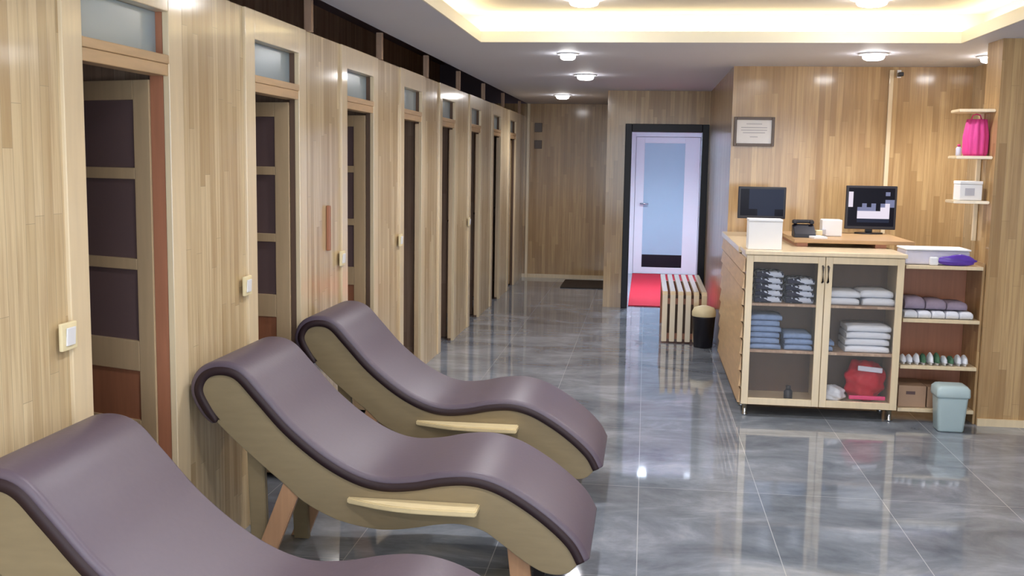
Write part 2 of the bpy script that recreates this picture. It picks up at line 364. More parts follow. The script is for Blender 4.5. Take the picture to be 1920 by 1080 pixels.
# trims
bm = B(); box(bm, (WL+.0, YB-.015, 0), (-.43, YB, .05)); struct('baseboard_back', bm, 'pine', 'pale skirting at the end of the passage')
bm = B(); box(bm, (XC, YK-.015, 0), (4.1, YK, .045)); struct('baseboard_right', bm, 'pine', 'pale skirting below the right wall')
bm = B(); box(bm, (1.83, YW-.02, 1.0), (1.862, YW, 2.31), .004); struct('trim_9', bm, 'pine', 'pale upright cable cover on the reception wall')
bm = B(); box(bm, (-1.60, YB-.05, .0), (-1.565, YB-.01, 2.334), .003); struct('trim_10', bm, 'pine', 'pale corner post at the end of the cabins')
# black framed doorway
bm = B(); T = .07
box(bm, (DX0, YD-.03, 0), (DX0+T, YD+.12, DZ), .005); box(bm, (DX1-T, YD-.03, 0), (DX1, YD+.12, DZ), .005); box(bm, (DX0+T, YD-.03, DZ-.085), (DX1-T, YD+.12, DZ), .005)
struct('door_9', bm, 'black', 'black frame of the doorway at the back', origin=(.2, YD, 0))
# lobby
YE = 15.1
bm = B(); box(bm, (-.35, YD+.08, 0), (-.30, YE, CEIL)); box(bm, (1.1, YD+.08, 0), (1.15, YE, CEIL)); box(bm, (-.35, YE, 0), (1.15, YE+.06, CEIL)); box(bm, (XS+.085, YD+.06, 0), (1.1, YD+.08, CEIL))
struct('wall_lobby', bm, 'blue_wall', 'pale cool walls of the lobby')
bm = B(); z0 = .0; a, b_ = -.225, .815
box(bm, (a, YE-.05, 0), (a+.07, YE-.001, 2.0), .004); box(bm, (b_-.07, YE-.05, 0), (b_, YE-.001, 2.0), .004); box(bm, (a+.07, YE-.05, 1.94), (b_-.07, YE-.001, 2.0), .004)
d10 = struct('door_10', bm, 'white_paint', 'white door with frosted blue pane inside the lobby', origin=(.3, YE, 0))
bm = B(); a += .075; b_ -= .075
for q in (((a, .01), (-.03, 1.935)), ((.53, .01), (b_, 1.935)), ((-.03, .01), (.53, .1)), ((-.03, 1.85), (.53, 1.935))):
    box(bm, (q[0][0], YE-.045, q[0][1]), (q[1][0], YE-.005, q[1][1]), .004)
lf = obj('door_leaf', bm, 'white_paint', d10)
bm = B(); box(bm, (-.03, YE-.03, .28), (.53, YE-.02, 1.85)); obj('frosted_pane', bm, 'frosted_blue', lf)
bm = B(); box(bm, (-.03, YE-.033, .10), (.53, YE-.02, .28)); p = obj('dark_kick_plate', bm, 'black', lf); p['label'] = 'dark navy strip at the foot of the pane'
bm = B(); tube(bm, [(-.07, YE-.045, 1.0), (-.07, YE-.09, 1.0), (.04, YE-.09, 1.0)], .012); obj('door_handle', bm, 'metal', lf)
bm = B(); box(bm, (-.155, YD+.125, .001), (.9, YE-.08, .012), .003); tag(obj('red_carpet', bm, 'carpet'), 'bright red carpet on the lobby floor inside the black door frame', 'carpet')
bm = B(); box(bm, (-1.03, 13.1, .001), (-.45, 13.95, .014), .004); tag(obj('door_mat', bm, 'mat'), 'dark brown mat at the end of the passage', 'mat')

# ------------------------------------------------------------ lamps
def downlight(x, y, z, r, label, watts=DOWN_W, col=(.96, .96, 1), first=[None]):
    t = thing('ceiling_light', label, 'ceiling light', (x, y, z), 'round recessed ceiling lights')
    if first[0] is None:
        bm = B(); lathe(bm, [(.07, 0), (.1, 0), (.104, -.004), (.1, -.009), (.086, -.011), (.073, -.008)], (x, y, z), 28, cap=False); a = obj('trim_ring', bm, 'white_plastic', t)
        bm = B(); lathe(bm, [(.001, -.046), (.05, -.045), (.066, -.038), (.072, -.026), (.072, -.001), (.001, -.001)], (x, y, z), 28); b_ = obj('lens', bm, 'lens', t)
        first[0] = (a, b_)
    else:
        for q in first[0]: c = q.copy(); C.objects.link(c); c.parent = t
    for c in t.children: c.scale = (r/.1, r/.1, 1)
    l = bpy.data.lights.new('downlight', 'SPOT'); l.energy = watts*4; l.spot_size = math.radians(150); l.spot_blend = .6; l.shadow_soft_size = .06; l.color = col
    lo = bpy.data.objects.new('lamp_glow', l); C.objects.link(lo); lo.parent = t; lo.location = (0, 0, -.055)
    return t
downlight(-.577, 7.605, CEIL, .075, 'small ceiling light nearest the lit tray above the passage')
downlight(-.557, 9.433, CEIL, .10, 'round ceiling light in the middle of the passage ceiling')
downlight(-.983, 12.285, CEIL, .10, 'farthest ceiling light, at the end of the passage')
downlight(1.504, 7.534, CEIL, .10, 'round ceiling light above the reception counter')
downlight(2.31, 7.684, CEIL, .09, 'round ceiling light in the niche beside the right wall')
downlight(-.396, 6.379, 2.53, .12, 'ceiling light in the raised tray, left one at the top edge')
downlight(1.254, 6.409, 2.53, .12, 'ceiling light in the raised tray, right one at the top edge')
downlight(.62, 12.8, CEIL, .06, 'small second ceiling light in the lobby, by its right wall', 12, (.72, .84, 1))
downlight(.06, 12.8, CEIL, .09, 'cold ceiling light inside the lobby behind the black door frame', 70, (.72, .84, 1))
for x in (-.4, 1.25):
    for y in (4.3, 2.1, 0.0): downlight(x, y, 2.53, .12, 'ceiling light in the raised tray above the viewer', DOWN_W*1.4)

# ------------------------------------------------------------ loungers
TOP = [(-1.520, .612), (-1.556, .660), (-1.585, .725), (-1.563, .778), (-1.508, .800), (-1.440, .785), (-1.365, .708), (-1.255, .590), (-1.122, .486), (-1.002, .424), (-.900, .402), (-.791, .410), (-.686, .432), (-.585, .439), (-.490, .417), (-.390, .364), (-.295, .296), (-.224, .228), (-.188, .165)]
BOT = [(-.205, .150), (-.232, .125), (-.270, .115), (-.322, .122), (-.390, .158), (-.478, .222), (-.540, .262), (-.623, .280), (-.700, .274), (-.769, .260), (-.853, .246), (-.941, .244), (-1.052, .264), (-1.133, .295), (-1.207, .336), (-1.262, .385), (-1.330, .440), (-1.420, .515), (-1.480, .570), (-1.52, .610)]
def offset(c, k):
    out = []
    for i, p in enumerate(c):
        t = (c[min(i+1, len(c)-1)]-c[max(0, i-1)]).normalized(); n = Vector((-t.y, t.x)); out.append(p+n*k)
    return out
def sweep(bm, curve, sec, y0, y1, smooth=True, taper=0):
    """curve: list of (x,z) vectors; sec: list of (y fraction position, height along normal)"""
    t = bmesh.new(); rings = []
    for i, p in enumerate(curve):
        tg = (curve[min(i+1, len(curve)-1)]-curve[max(0, i-1)]).normalized(); n = Vector((-tg.y, tg.x))
        # normal must point out of the cushion (up); the curve runs left to right
        kk = 1 if i >= taper else .25+.75*math.sqrt(1-(1-i/taper)**2)
        rings.append([t.verts.new((p.x+n.x*h*kk, y, p.y+n.y*h*kk)) for y, h in sec])
    k = len(sec)
    for i in range(len(rings)-1):
        for j in range(k):
            f = t.faces.new((rings[i][j], rings[i][(j+1) % k], rings[i+1][(j+1) % k], rings[i+1][j])); f.smooth = smooth
    t.faces.new(rings[0]); t.faces.new(rings[-1]); bmesh.ops.recalc_face_normals(t, faces=t.faces[:]); join(bm, t)
LW = .565
def make_lounger(y0):
    t = thing('lounge_chair', '', 'lounge chair', (-.9, y0, 0), 'wavy plum loungers along the cabins')
    top = spline(TOP, 6); inner = offset(top, -.012)
    poly = [(p.x, p.y) for p in inner] + [(p.x, p.y) for p in spline([inner[-1][:]]+BOT+[inner[0][:]], 4)[1:-1]]
    for a in (0, LW-.035):
        bm = B(); prism(bm, poly, 'y', y0+a, y0+a+.035, .003); obj('side_panel', bm, 'ply', t)
    # cushion
    def sec(h0, h1, r, a, b_):
        s = []
        for k in range(5): an = math.pi/2*k/4; s.append((a+r-r*math.cos(an), h1-r+r*math.sin(an)))
        for k in range(5): an = math.pi/2*k/4; s.append((b_-r+r*math.sin(an), h1-r+r*math.cos(an)))
        return s+[(b_, h0), (a, h0)]
    bm = B(); sweep(bm, top, sec(.010, .036, .018, y0-.004, y0+LW+.004), 0, 0, taper=9)
    cu = obj('cushion', bm, 'leather', t)
    bm = B(); sweep(bm, top, [(y0-.008, -.014), (y0-.010, 0), (y0-.008, .016), (y0+LW+.008, .016), (y0+LW+.010, 0), (y0+LW+.008, -.014)], 0, 0, taper=9)
    p = obj('edge_band', bm, 'shade_base_brown', cu); p['label'] = 'cushion side border, shade painted into its dark colour'  # strip coloured dark for the shaded side of the cushion
    # slatted base between the panels
    bm = B(); sweep(bm, [q for q in offset(top, -.02)][8:-4], [(y0+.036, -.02), (y0+.036, 0), (y0+LW-.036, 0), (y0+LW-.036, -.02)], 0, 0, False)
    obj('base_board', bm, 'shade_base_brown', t)
    # legs
    def bar(p, q, wd, ya, yb, name, mat):
        p = Vector(p); q = Vector(q); d = (q-p).normalized(); 
        hw = wd/2/abs(d.y)
        bm = B(); prism(bm, [(p.x-hw, p.y), (p.x+hw, p.y), (q.x+hw, q.y), (q.x-hw, q.y)], 'y', y0+ya, y0+yb, .003); return obj(name, bm, mat, t)
    for s in (0, 1):
        f = (lambda v: v) if s == 0 else (lambda v: LW-v)
        def yy(a, b_): 
            a, b_ = f(a), f(b_); return (min(a, b_), max(a, b_))
        bar((-1.392, .52), (-1.375, 0), .062, *yy(.036, .066), 'leg', 'ply')
        bar((-1.236, .40), (-1.392, 0), .068, *yy(.005, .0355), 'leg', 'leg_wood')
        bar((-.425, .26), (-.395, 0), .075, *yy(.036, .066), 'leg', 'leg_wood')
        # arm board
        bm = B(); pts = [(-1.03, 0), (-1.03, .014), (-.98, .034), (-.92, .058), (-.85, .078), (-.78, .088), (-.70, .09), (-.555, .088), (-.55, .08), (-.55, 0)]
        pts = [(a, (y0-b_) if s == 0 else (y0+LW+b_)) for a, b_ in pts]
        prism(bm, pts, 'z', .338, .360, .004); p = obj('arm_board', bm, 'ply_edge', t); p['label'] = 'pale curved side board'
    bm = B(); box(bm, (-.36, y0+.067, .07), (-.32, y0+LW-.067, .13), .004); box(bm, (-.36, y0+.0665, .07), (-.32, y0+.068, .13))
    obj('foot_rail', bm, 'iron', t)
    return t
L1 = make_lounger(2.225)
L1['label'] = 'plum wavy lounger nearest the viewer, cut off by the lower left corner'
dup(L1, (-.9, 3.58, 0), 'middle of the three wavy plum loungers, with ply sides, opposite the second cabin')
dup(L1, (-.9, 4.73, 0), 'farthest wavy plum lounger, its head by the third cabin door')

# ------------------------------------------------------------ switches on the cabin fronts
SW = [(2.79, 1.053, 'white light switch left of the nearest cabin doorway'), (4.16, 1.04, 'white light switch left of the second cabin doorway'), (5.545, 1.03, 'white light switch left of the third cabin doorway'), (6.92, 1.03, 'white light switch left of the fourth cabin doorway'), (9.70, 1.0, 'tiny white light switch left of the sixth cabin doorway')]
sw0 = None
for y, z, lab in SW:
    loc = (WL+.0125 if True else WL, y, z)
    if sw0 is None:
        sw0 = thing('light_switch', lab, 'light switch', loc, 'switches on the cabin fronts')
        bm = B(); box(bm, (loc[0], y-.04, z-.04), (loc[0]+.012, y+.04, z+.04), .004); obj('switch_plate', bm, 'cream', sw0)
        bm = B(); box(bm, (loc[0]+.0125, y-.022, z-.026), (loc[0]+.018, y+.022, z+.026), .002, rot=(0, .06, 0)); obj('rocker', bm, 'white_plastic', sw0)
    else: dup(sw0, loc, lab)
bm = B(); box(bm, (WL+.001, 5.31, 1.09), (WL+.022, 5.33, 1.325), .005); tag(obj('pull_bar', bm, 'red_pine'), 'slim brown upright wooden pull bar between second and third cabin doorways', 'handle')
bm = B(); box(bm, (-1.5, YB-.03, 1.96), (-1.40, YB-.001, 2.08), .004); tag(obj('junction_box', bm, 'gilt'), 'small brown box high on the passage end wall, upper one', 'box')
bm = B(); box(bm, (-1.5, YB-.03, 1.74), (-1.40, YB-.001, 1.85), .004); tag(obj('junction_box', bm, 'gilt'), 'small brown box high on the passage end wall, lower one', 'box')

# ------------------------------------------------------------ bench and bin by the door
BX, BY0, BY1, BZ = .175, 9.27, 10.75, .455
t = thing('slatted_bench', 'slatted wooden bench standing between the doorway and the counter', 'bench', (.37, 10.0, 0))
n = 6; sw_ = .045; gap = (.385-n*sw_)/(n-1)
for k in range(n):
    x = BX+k*(sw_+gap)
    bm = B(); prism(bm, [(BY0, 0.012), (BY0, BZ-.03), (BY0+.03, BZ), (BY1, BZ), (BY1, BZ-.035), (BY0+.045, BZ-.035), (BY0+.036, BZ-.045), (BY0+.036, .012)], 'x', x, x+sw_, .003)
    obj('slat', bm, 'pine', t)
for z in (.03, .34):
    bm = B(); box(bm, (BX+.001, BY0+.0375, z), (BX+.384, BY0+.06, z+.05)); obj('cross_rail', bm, 'red_pine', t)
bm = B(); box(bm, (BX+.001, BY0+.061, .03), (BX+.384, BY0+.075, .42)); obj('front_board', bm, 'back_wood', t)
bm = B(); box(bm, (BX+.001, BY1-.30, .001), (BX+.384, BY1-.26, BZ-.036)); obj('leg', bm, 'red_pine', t)
t = thing('waste_bin', 'dark waste bin with a cream lid beside the slatted bench', 'bin', (.53, 9.12, 0))
bm = B(); lathe(bm, [(.075, .001), (.08, .003), (.098, .26), (.101, .27), (.097, .27), (.09, .25), (.072, .012)], (.53, 9.12, 0), 28); obj('bin_body', bm, 'black_plastic', t)
bm = B(); lathe(bm, [(.100, .2705), (.103, .275), (.103, .31), (.085, .345), (.03, .362), (.001, .364)], (.53, 9.12, 0), 28); obj('lid', bm, 'cream', t)

# ------------------------------------------------------------ reception: display cabinet
CX0, CX1, CY0, CY1, CZ0, CZ1 = .633, 1.576, 6.62, 6.98, .075, 1.045
t = thing('display_cabinet', 'pine display cabinet with two glass doors full of towels', 'cabinet', ((CX0+CX1)/2, CY0, 0))
bm = B(); f = .03
box(bm, (CX0, CY0+.022, CZ0), (CX0+.02, CY1, CZ1-.025)); box(bm, (CX1-.02, CY0+.022, CZ0), (CX1, CY1, CZ1-.025)); box(bm, (CX0+.02, CY0+.022, CZ0), (CX1-.02, CY1, CZ0+.02))
mid = 1.108; box(bm, (mid-.011, CY0+.022, CZ0+.02), (mid+.011, CY1-.012, CZ1-.025)); obj('carcass', bm, 'pine', t)
bm = B(); box(bm, (CX0+.02, CY1-.011, CZ0+.02), (CX1-.02, CY1, CZ1-.025)); p = obj('back_panel', bm, 'back_wood', t)
bm = B(); box(bm, (CX0-.012, CY0-.012, CZ1-.025), (CX1+.012, CY1+.01, CZ1), .004); obj('top', bm, 'pine', t)
SH1, SH2 = .70, .405
for z in (SH1, SH2):
    for a, b_ in ((CX0+.021, mid-.012), (mid+.012, CX1-.021)):
        bm = B(); box(bm, (a, CY0+.03, z), (b_, CY1-.012, z+.014)); obj('shelf', bm, 'inner_wood', t)
for a, b_, hs in ((CX0, mid-.002, 1), (mid+.002, CX1, -1)):
    bm = B(); z0, z1 = CZ0+.003, CZ1-.028; s = .042
    box(bm, (a, CY0, z0), (a+s, CY0+.02, z1), .002); box(bm, (b_-s, CY0, z0), (b_, CY0+.02, z1), .002)
    box(bm, (a+s, CY0, z0), (b_-s, CY0+.02, z0+s), .002); box(bm, (a+s, CY0, z1-s), (b_-s, CY0+.02, z1), .002)
    d = obj('glass_door', bm, 'pine', t)
    bm = B(); box(bm, (a+s, CY0+.008, z0+s), (b_-s, CY0+.012, z1-s)); obj('pane', bm, 'glass', d)
    bm = B(); hx = (b_-.014) if hs > 0 else (a+.014)
    tube(bm, [(hx, CY0, .96), (hx, CY0-.025, .955), (hx, CY0-.025, .865), (hx, CY0, .86)], .006); obj('handle', bm, 'iron', d)
for x in (CX0+.03, CX1-.03):
    for y in (CY0+.05, CY1-.05):
        bm = B(); lathe(bm, [(.018, .001), (.02, .006), (.014, .012), (.014, CZ0-.001)], (x, y, 0), 12); obj('leg', bm, 'metal', t)
# counter behind it
t = thing('reception_counter', 'long wooden reception counter with horizontally boarded side, behind the display cabinet', 'counter', (.9, 7.7, 0))
KY0, KY1 = 6.992, 8.53
bm = B(); nb_ = 9
for k in range(nb_):
    z0 = .08+k*(.93/nb_); z1 = z0+.93/nb_-.016
    prism(bm, [(CX0-.004, z0), (CX0-.020, z0+.002), (CX0-.006, z1), (CX0-.004, z1)], 'y', CY0+.03, KY1)
obj('side_boards', bm, 'pine_knotty', t)
bm = B(); box(bm, (CX0, KY0, .02), (CX0+.02, KY1, 1.0)); box(bm, (CX0+.02, KY0, .02), (1.575, KY0+.02, 1.0)); obj('carcass', bm, 'back_wood', t)
bm = B(); prism(bm, [(CX0-.02, KY0), (1.6, KY0), (1.6, 7.98), (1.12, 7.98), (1.12, KY1), (CX0-.02, KY1)], 'z', 1.001, 1.04, .003); obj('worktop', bm, 'pine', t)
for x in (1.0, 1.5):
    bm = B(); box(bm, (x, 7.12, 1.0405), (x+.07, 7.9, 1.065)); obj('riser', bm, 'red_pine', t)
bm = B(); box(bm, (.98, 7.1, 1.0655), (1.745, 7.95, 1.09), .004); obj('raised_shelf', bm, 'shelf_brown', t)

# folded textiles
def folded(name, x0, x1, y0, z, dpt, h, mat, label, cat, group=None, jit=.004, extra=None):
    """a folded cloth: rounded fold at the front, layered loose edges at the rear"""
    r = h/2; pr = []
    for k in range(9):
        an = math.pi/2+math.pi*k/8; pr.append((y0+r+r*math.cos(an), z+r+r*math.sin(an)))
    pr += [(y0+dpt*.5, z), (y0+dpt, z), (y0+dpt, z+h*.45), (y0+dpt-.008, z+h*.5), (y0+dpt, z+h*.55), (y0+dpt-.006, z+h*.96), (y0+dpt*.5, z+h*.98)]
    t_ = bmesh.new(); nn = 8; rings = []
    for i in range(nn+1):
        u = i/nn; x = x0+(x1-x0)*u; k = 1-.22*(abs(2*u-1)**6)
        rings.append([t_.verts.new((x, y+random.uniform(-jit, jit)*.5, z+(zz-z)*k+(random.uniform(-.0, jit)*.4 if zz > z+h*.3 else 0))) for y, zz in pr])
    q = len(pr)
    for i in range(nn):
        for j in range(q):
            f_ = t_.faces.new((rings[i][j], rings[i][(j+1) % q], rings[i+1][(j+1) % q], rings[i+1][j])); f_.smooth = True
    t_.faces.new(rings[0]); t_.faces.new(rings[-1]); bmesh.ops.recalc_face_normals(t_, faces=t_.faces[:])
    bm = B(); join(bm, t_)
    return tag(obj(name, bm, mat, origin=((x0+x1)/2, y0+dpt/2, z)), label, cat, group)
pos = ['lowest', 'second from bottom', 'third from bottom', 'fourth from bottom', 'fifth from bottom', 'topmost']
def stack(name, n, x0, x1, y0, z, dpt, h, mat, what, cat, group):
    for k in range(n):
        p = 'topmost' if k == n-1 else pos[k]
        j = random.uniform(-.008, .008)
        folded(name, x0+j, x1+j, y0+random.uniform(0, .01), z+k*(h+.0035), dpt, h, mat, what+', '+p, cat, group)
zf = .0155
stack('folded_towel', 5, .70, .865, 6.68, SH1+zf, .22, .036, 'speckled', 'speckled black and white towel, left pile behind left glass door', 'towel', 'speckled towels behind the left glass door')
stack('folded_towel', 4, .89, 1.055, 6.68, SH1+zf, .22, .036, 'speckled', 'speckled black and white towel, right pile behind left glass door', 'towel', 'speckled towels behind the left glass door')
stack('folded_towel', 6, .67, .865, 6.68, SH2+zf, .22, .033, 'towel_blue', 'grey blue towel in the tall pile, left half of cabinet', 'towel', 'grey blue towels on the middle shelf')
stack('folded_towel', 3, .89, 1.06, 6.68, SH2+zf, .22, .033, 'towel_blue', 'grey blue towel in the low pile, left half of cabinet', 'towel', 'grey blue towels on the middle shelf')
stack('folded_towel', 2, 1.135, 1.195, 6.69, SH2+zf, .2, .03, 'towel_blue', 'narrow grey blue towel behind the right glass door', 'towel', 'grey blue towels on the middle shelf')
stack('folded_towel', 2, 1.14, 1.335, 6.68, SH1+zf, .24, .042, 'towel_white', 'white towel, left pile on the upper cabinet shelf', 'towel', 'white towels behind the right glass door')
stack('folded_towel', 2, 1.345, 1.54, 6.68, SH1+zf, .24, .046, 'towel_white', 'white towel, right pile on the upper cabinet shelf', 'towel', 'white towels behind the right glass door')
stack('folded_towel', 4, 1.265, 1.53, 6.68, SH2+zf, .24, .040, 'towel_white', 'white towel in the pile above the red bag', 'towel', 'white towels behind the right glass door')
# red bag and white cloth at the cabinet foot
zb = CZ0+.0215
t = thing('red_bag', 'crumpled red bag with a magenta band at the bottom of the display cabinet', 'bag', (1.41, 6.8, zb))
def blob(bm, c, rad, seed, seg=20, rings_=12, amp=.12, flat=0.0):
    t_ = bmesh.new(); bmesh.ops.create_icosphere(t_, subdivisions=4, radius=1)
    rnd = random.Random(seed); ph = [rnd.uniform(0, 6) for _ in range(6)]
    for v in t_.verts:
        p = v.co.copy()
        k = 1+amp*(math.sin(5*p.x+ph[0])*math.sin(4*p.y+ph[1])+.6*math.sin(9*p.z+ph[2]+3*p.x)+.4*math.sin(13*p.x+ph[3])*math.sin(11*p.z+ph[4]))
        q = Vector((p.x*rad[0]*k, p.y*rad[1]*k, p.z*rad[2]*k)); 
        if q.z < -rad[2]*flat: q.z = -rad[2]*flat
        v.co = q+Vector(c)
    for f_ in t_.faces: f_.smooth = True
    join(bm, t_)
bm = B(); blob(bm, (1.415, 6.80, zb+.13), (.125, .09, .135), 3, flat=.9)
# squash above the floor
for v in bm.verts: v.co.z = max(v.co.z, zb)
obj('bag_body', bm, 'red_cloth', t)
bm = B(); box(bm, (1.30, 6.675, zb+.028), (1.52, 6.695, zb+.052), .006); obj('band', bm, 'magenta', t)
bm = B(); box(bm, (1.35, 6.70, zb+.20), (1.50, 6.715, zb+.232), .006, rot=(-.3, .08, 0)); obj('white_label', bm, 'clear_wrap', t)
bm = B(); blob(bm, (1.215, 6.77, zb+.04), (.07, .08, .055), 9, flat=.6)
for v in bm.verts: v.co.z = max(v.co.z, zb)
tag(obj('white_cloth', bm, 'towel_white', origin=(1.215, 6.77, zb)), 'crumpled white cloth beside the red bag', 'cloth')
t = thing('small_bottle', 'small black bottle at the bottom of the cabinet behind the left glass door', 'bottle', (.93, 6.69, zb))
bm = B(); lathe(bm, [(.024, 0), (.027, .004), (.027, .06), (.014, .075)], (.93, 6.69, zb), 18); obj('bottle_body', bm, 'black_plastic', t)
bm = B(); lathe(bm, [(.016, .0755), (.016, .094), (.014, .096)], (.93, 6.69, zb), 18); obj('cap', bm, 'black_plastic', t)

# ------------------------------------------------------------ open shelf unit
SX0, SX1, SY0, SY1 = 1.592, 2.045, 6.66, 7.0
t = thing('open_shelf_unit', 'low open wooden shelf unit between the display cabinet and the right wall', 'shelf unit', (1.8, 6.66, 0))
SZ = [.065, .335, .625, .955]
for i, z in enumerate(SZ):
    bm = B(); box(bm, (SX0+.001, SY0, z), (SX1, SY1-.013, z+.022), .003); obj('shelf', bm, 'pine', t)
bm = B(); box(bm, (SX0, SY1-.012, .065), (SX1, SY1, .977)); obj('back_panel', bm, 'red_pine', t)
bm = B(); box(bm, (SX1+.001, SY0+.02, .001), (SX1+.015, SY1, 1.0)); box(bm, (SX0-.0, SY1-.05, .001), (SX0+.02, SY1-.013, .064)); obj('side_panel', bm, 'staves_warm', t)
z = SZ[3]+.0235
t = thing('plastic_tub', 'milky white wrapped box on top of the open shelf unit', 'box', (1.70, 6.85, z))
bm = B(); box(bm, (1.60, 6.72, z), (1.98, 6.96, z+.085), .012); obj('tub_body', bm, 'clear_wrap', t)
bm = B(); box(bm, (1.598, 6.715, z+.0855), (1.985, 6.965, z+.097), .005); obj('lid', bm, 'white_plastic', t)
bm = B(); blob(bm, (1.90, 6.695, z+.03), (.115, .02, .036), 5, flat=.8, amp=.07)
for v in bm.verts: v.co.z = max(v.co.z, z); v.co.y = min(v.co.y, 6.712)
tag(obj('purple_packet', bm, 'purple', origin=(1.9, 6.69, z)), 'shiny purple packet lying in front of the milky box', 'packet')
bm = B(); box(bm, (1.735, 6.675, z), (1.785, 6.708, z+.05), .008); tag(obj('white_packet', bm, 'white_plastic', origin=(1.76, 6.69, z)), 'small white packet left of the purple packet', 'packet')
z = SZ[2]+.0235
for k in range(5):
    x = 1.605+k*.082
    folded('folded_cloth', x, x+.077, 6.68, z, .2, .045, 'towel_white', 'small white folded cloth on the open shelf unit, '+['leftmost', 'second from left', 'middle one', 'second from right', 'rightmost'][k], 'cloth', 'white cloths on the open unit')
for k in range(3):
    x = 1.61+k*.125
    folded('folded_cloth', x, x+.118, 6.70, z+.052, .18, .075-.012*k, 'cloth_lilac', 'lilac grey folded cloth piled on the white ones, '+['left', 'middle', 'right'][k]+' of three', 'cloth', 'lilac cloths on the open unit')
z = SZ[1]+.0235
def slipper(x, k):
    t = thing('slipper_pair', 'pair of white slippers with green trim on the third shelf, '+['leftmost', 'second from left', 'middle one', 'second from right', 'rightmost'][k], 'slippers', (x, 6.75, z), 'white slippers on the open unit')
    for s in (-.019, .019):
        bm = B(); prism(bm, [(x+s+.017*math.cos(a)*(1 if math.sin(a) > 0 else .8), 6.78+.1*math.sin(a)) for a in [2*math.pi*i/16 for i in range(16)]], 'z', z, z+.014, .002); so = obj('sole', bm, 'white_plastic', t)
        bm = B(); blob(bm, (x+s, 6.73, z+.0145), (.0185, .055, .042+.008*((k*7) % 3)), k, amp=.04, flat=0); obj('upper', bm, 'green' if (k in (1, 2, 3) and s > 0) else 'towel_white', t)
for k in range(5): slipper(1.64+k*.082, k)
z = SZ[0]+.0235
t = thing('cardboard_box', 'brown cardboard box on the lowest shelf of the open unit', 'box', (1.68, 6.8, z))
bm = B(); box(bm, (1.60, 6.69, z), (1.765, 6.93, z+.135), .003); obj('carton', bm, 'card', t)
bm = B(); box(bm, (1.645, 6.6885, z+.08), (1.70, 6.6898, z+.10)); obj('printed_mark', bm, 'card_print', t)
bm = B(); box(bm, (1.775, 6.70, z), (1.90, 6.93, z+.13), .003); tag(obj('cardboard_box', bm, 'card', origin=(1.84, 6.8, z)), 'plain cardboard box partly behind the grey pedal bin', 'box')
# pedal bin
t = thing('pedal_bin', 'pale grey plastic bin with lid in front of the open shelf unit', 'bin', (1.85, 6.5, 0))
bm = B(); bx, by = 1.855, 6.5
def rr(w_, d_, z, r=.02, n=4):
    pts = []
    for cx_, cy_, a0 in ((w_-r, d_-r, 0), (-w_+r, d_-r, 90), (-w_+r, -d_+r, 180), (w_-r, -d_+r, 270)):
        for k in range(n+1): a = math.radians(a0+90*k/n); pts.append((bx+cx_+r*math.cos(a), by+cy_+r*math.sin(a), z))
    return pts
def loft(bm, secs):
    t_ = bmesh.new(); R_ = [[t_.verts.new(p) for p in s] for s in secs]
    for i in range(len(R_)-1):
        for k in range(len(R_[0])): t_.faces.new((R_[i][k], R_[i][(k+1) % len(R_[0])], R_[i+1][(k+1) % len(R_[0])], R_[i+1][k])).smooth = True
    t_.faces.new(R_[0]); t_.faces.new(R_[-1]); bmesh.ops.recalc_face_normals(t_, faces=t_.faces[:]); join(bm, t_)
loft(bm, [rr(.072, .06, .002), rr(.076, .064, .01), rr(.088, .075, .205), rr(.088, .075, .21)]); obj('bin_body', bm, 'bin', t)
bm = B(); loft(bm, [rr(.095, .082, .211), rr(.098, .085, .222), rr(.096, .083, .262), rr(.08, .07, .28), rr(.05, .045, .283)]); obj('lid', bm, 'bin', t)

# ------------------------------------------------------------ corner shelves
t = thing('corner_shelf', 'three small wooden wall shelves on one upright beside the right wall', 'shelf', (1.95, 6.9, 1.36))
CS = [1.375, 1.645, 1.925]
for z in CS:
    bm = B(); prism(bm, [(1.86, 6.72), (2.058, 6.69), (2.061, 6.69), (2.061, 6.925), (1.89, 6.925), (1.86, 6.90)], 'z', z-.018, z, .003); obj('shelf', bm, 'pine', t)
bm = B(); box(bm, (2.035, 6.90, 1.12), (2.06, 6.925, CS[0]-.019), .002); box(bm, (2.035, 6.90, CS[0]+.001), (2.06, 6.925, CS[1]-.019), .002); box(bm, (2.035, 6.90, CS[1]+.001), (2.06, 6.925, CS[2]-.019), .002); obj('upright', bm, 'pine', t)
t = thing('pink_bag', 'bright pink pleated bag on the upper wall shelf', 'bag', (2.0, 6.8, CS[1]))
bm = B(); t_ = bmesh.new(); secs = []
for z, wx, wy in ((.001, .062, .055), (.02, .07, .06), (.12, .072, .058), (.2, .06, .05), (.222, .056, .045)):
    secs.append([(1.99+wx*math.cos(a)*(1+.07*math.cos(11*a)), 6.80+wy*math.sin(a)*(1+.07*math.cos(11*a)), CS[1]+z) for a in [2*math.pi*i/66 for i in range(66)]])
loft(bm, secs); obj('bag_body', bm, 'pink_cloth', t)
bm = B(); tube(bm, [(1.945, 6.765, CS[1]+.22), (1.955, 6.765, CS[1]+.245), (1.975, 6.765, CS[1]+.252), (1.995, 6.765, CS[1]+.245), (2.005, 6.765, CS[1]+.22)], .004); obj('handle', bm, 'magenta', t)
t_ = thing('soap_bottle', 'small pale pink bottle left of the pink bag', 'bottle', (1.885, 6.76, CS[1]))
bm = B(); lathe(bm, [(.015, .001), (.017, .004), (.017, .045), (.009, .055)], (1.885, 6.77, CS[1]), 14); obj('bottle_body', bm, 'clear_wrap', t_)
bm = B(); lathe(bm, [(.009, .0555), (.009, .068), (.007, .07)], (1.885, 6.77, CS[1]), 14); obj('cap', bm, 'magenta', t_)
t = thing('tissue_box', 'white box on the lowest wall shelf', 'box', (1.97, 6.8, CS[0]))
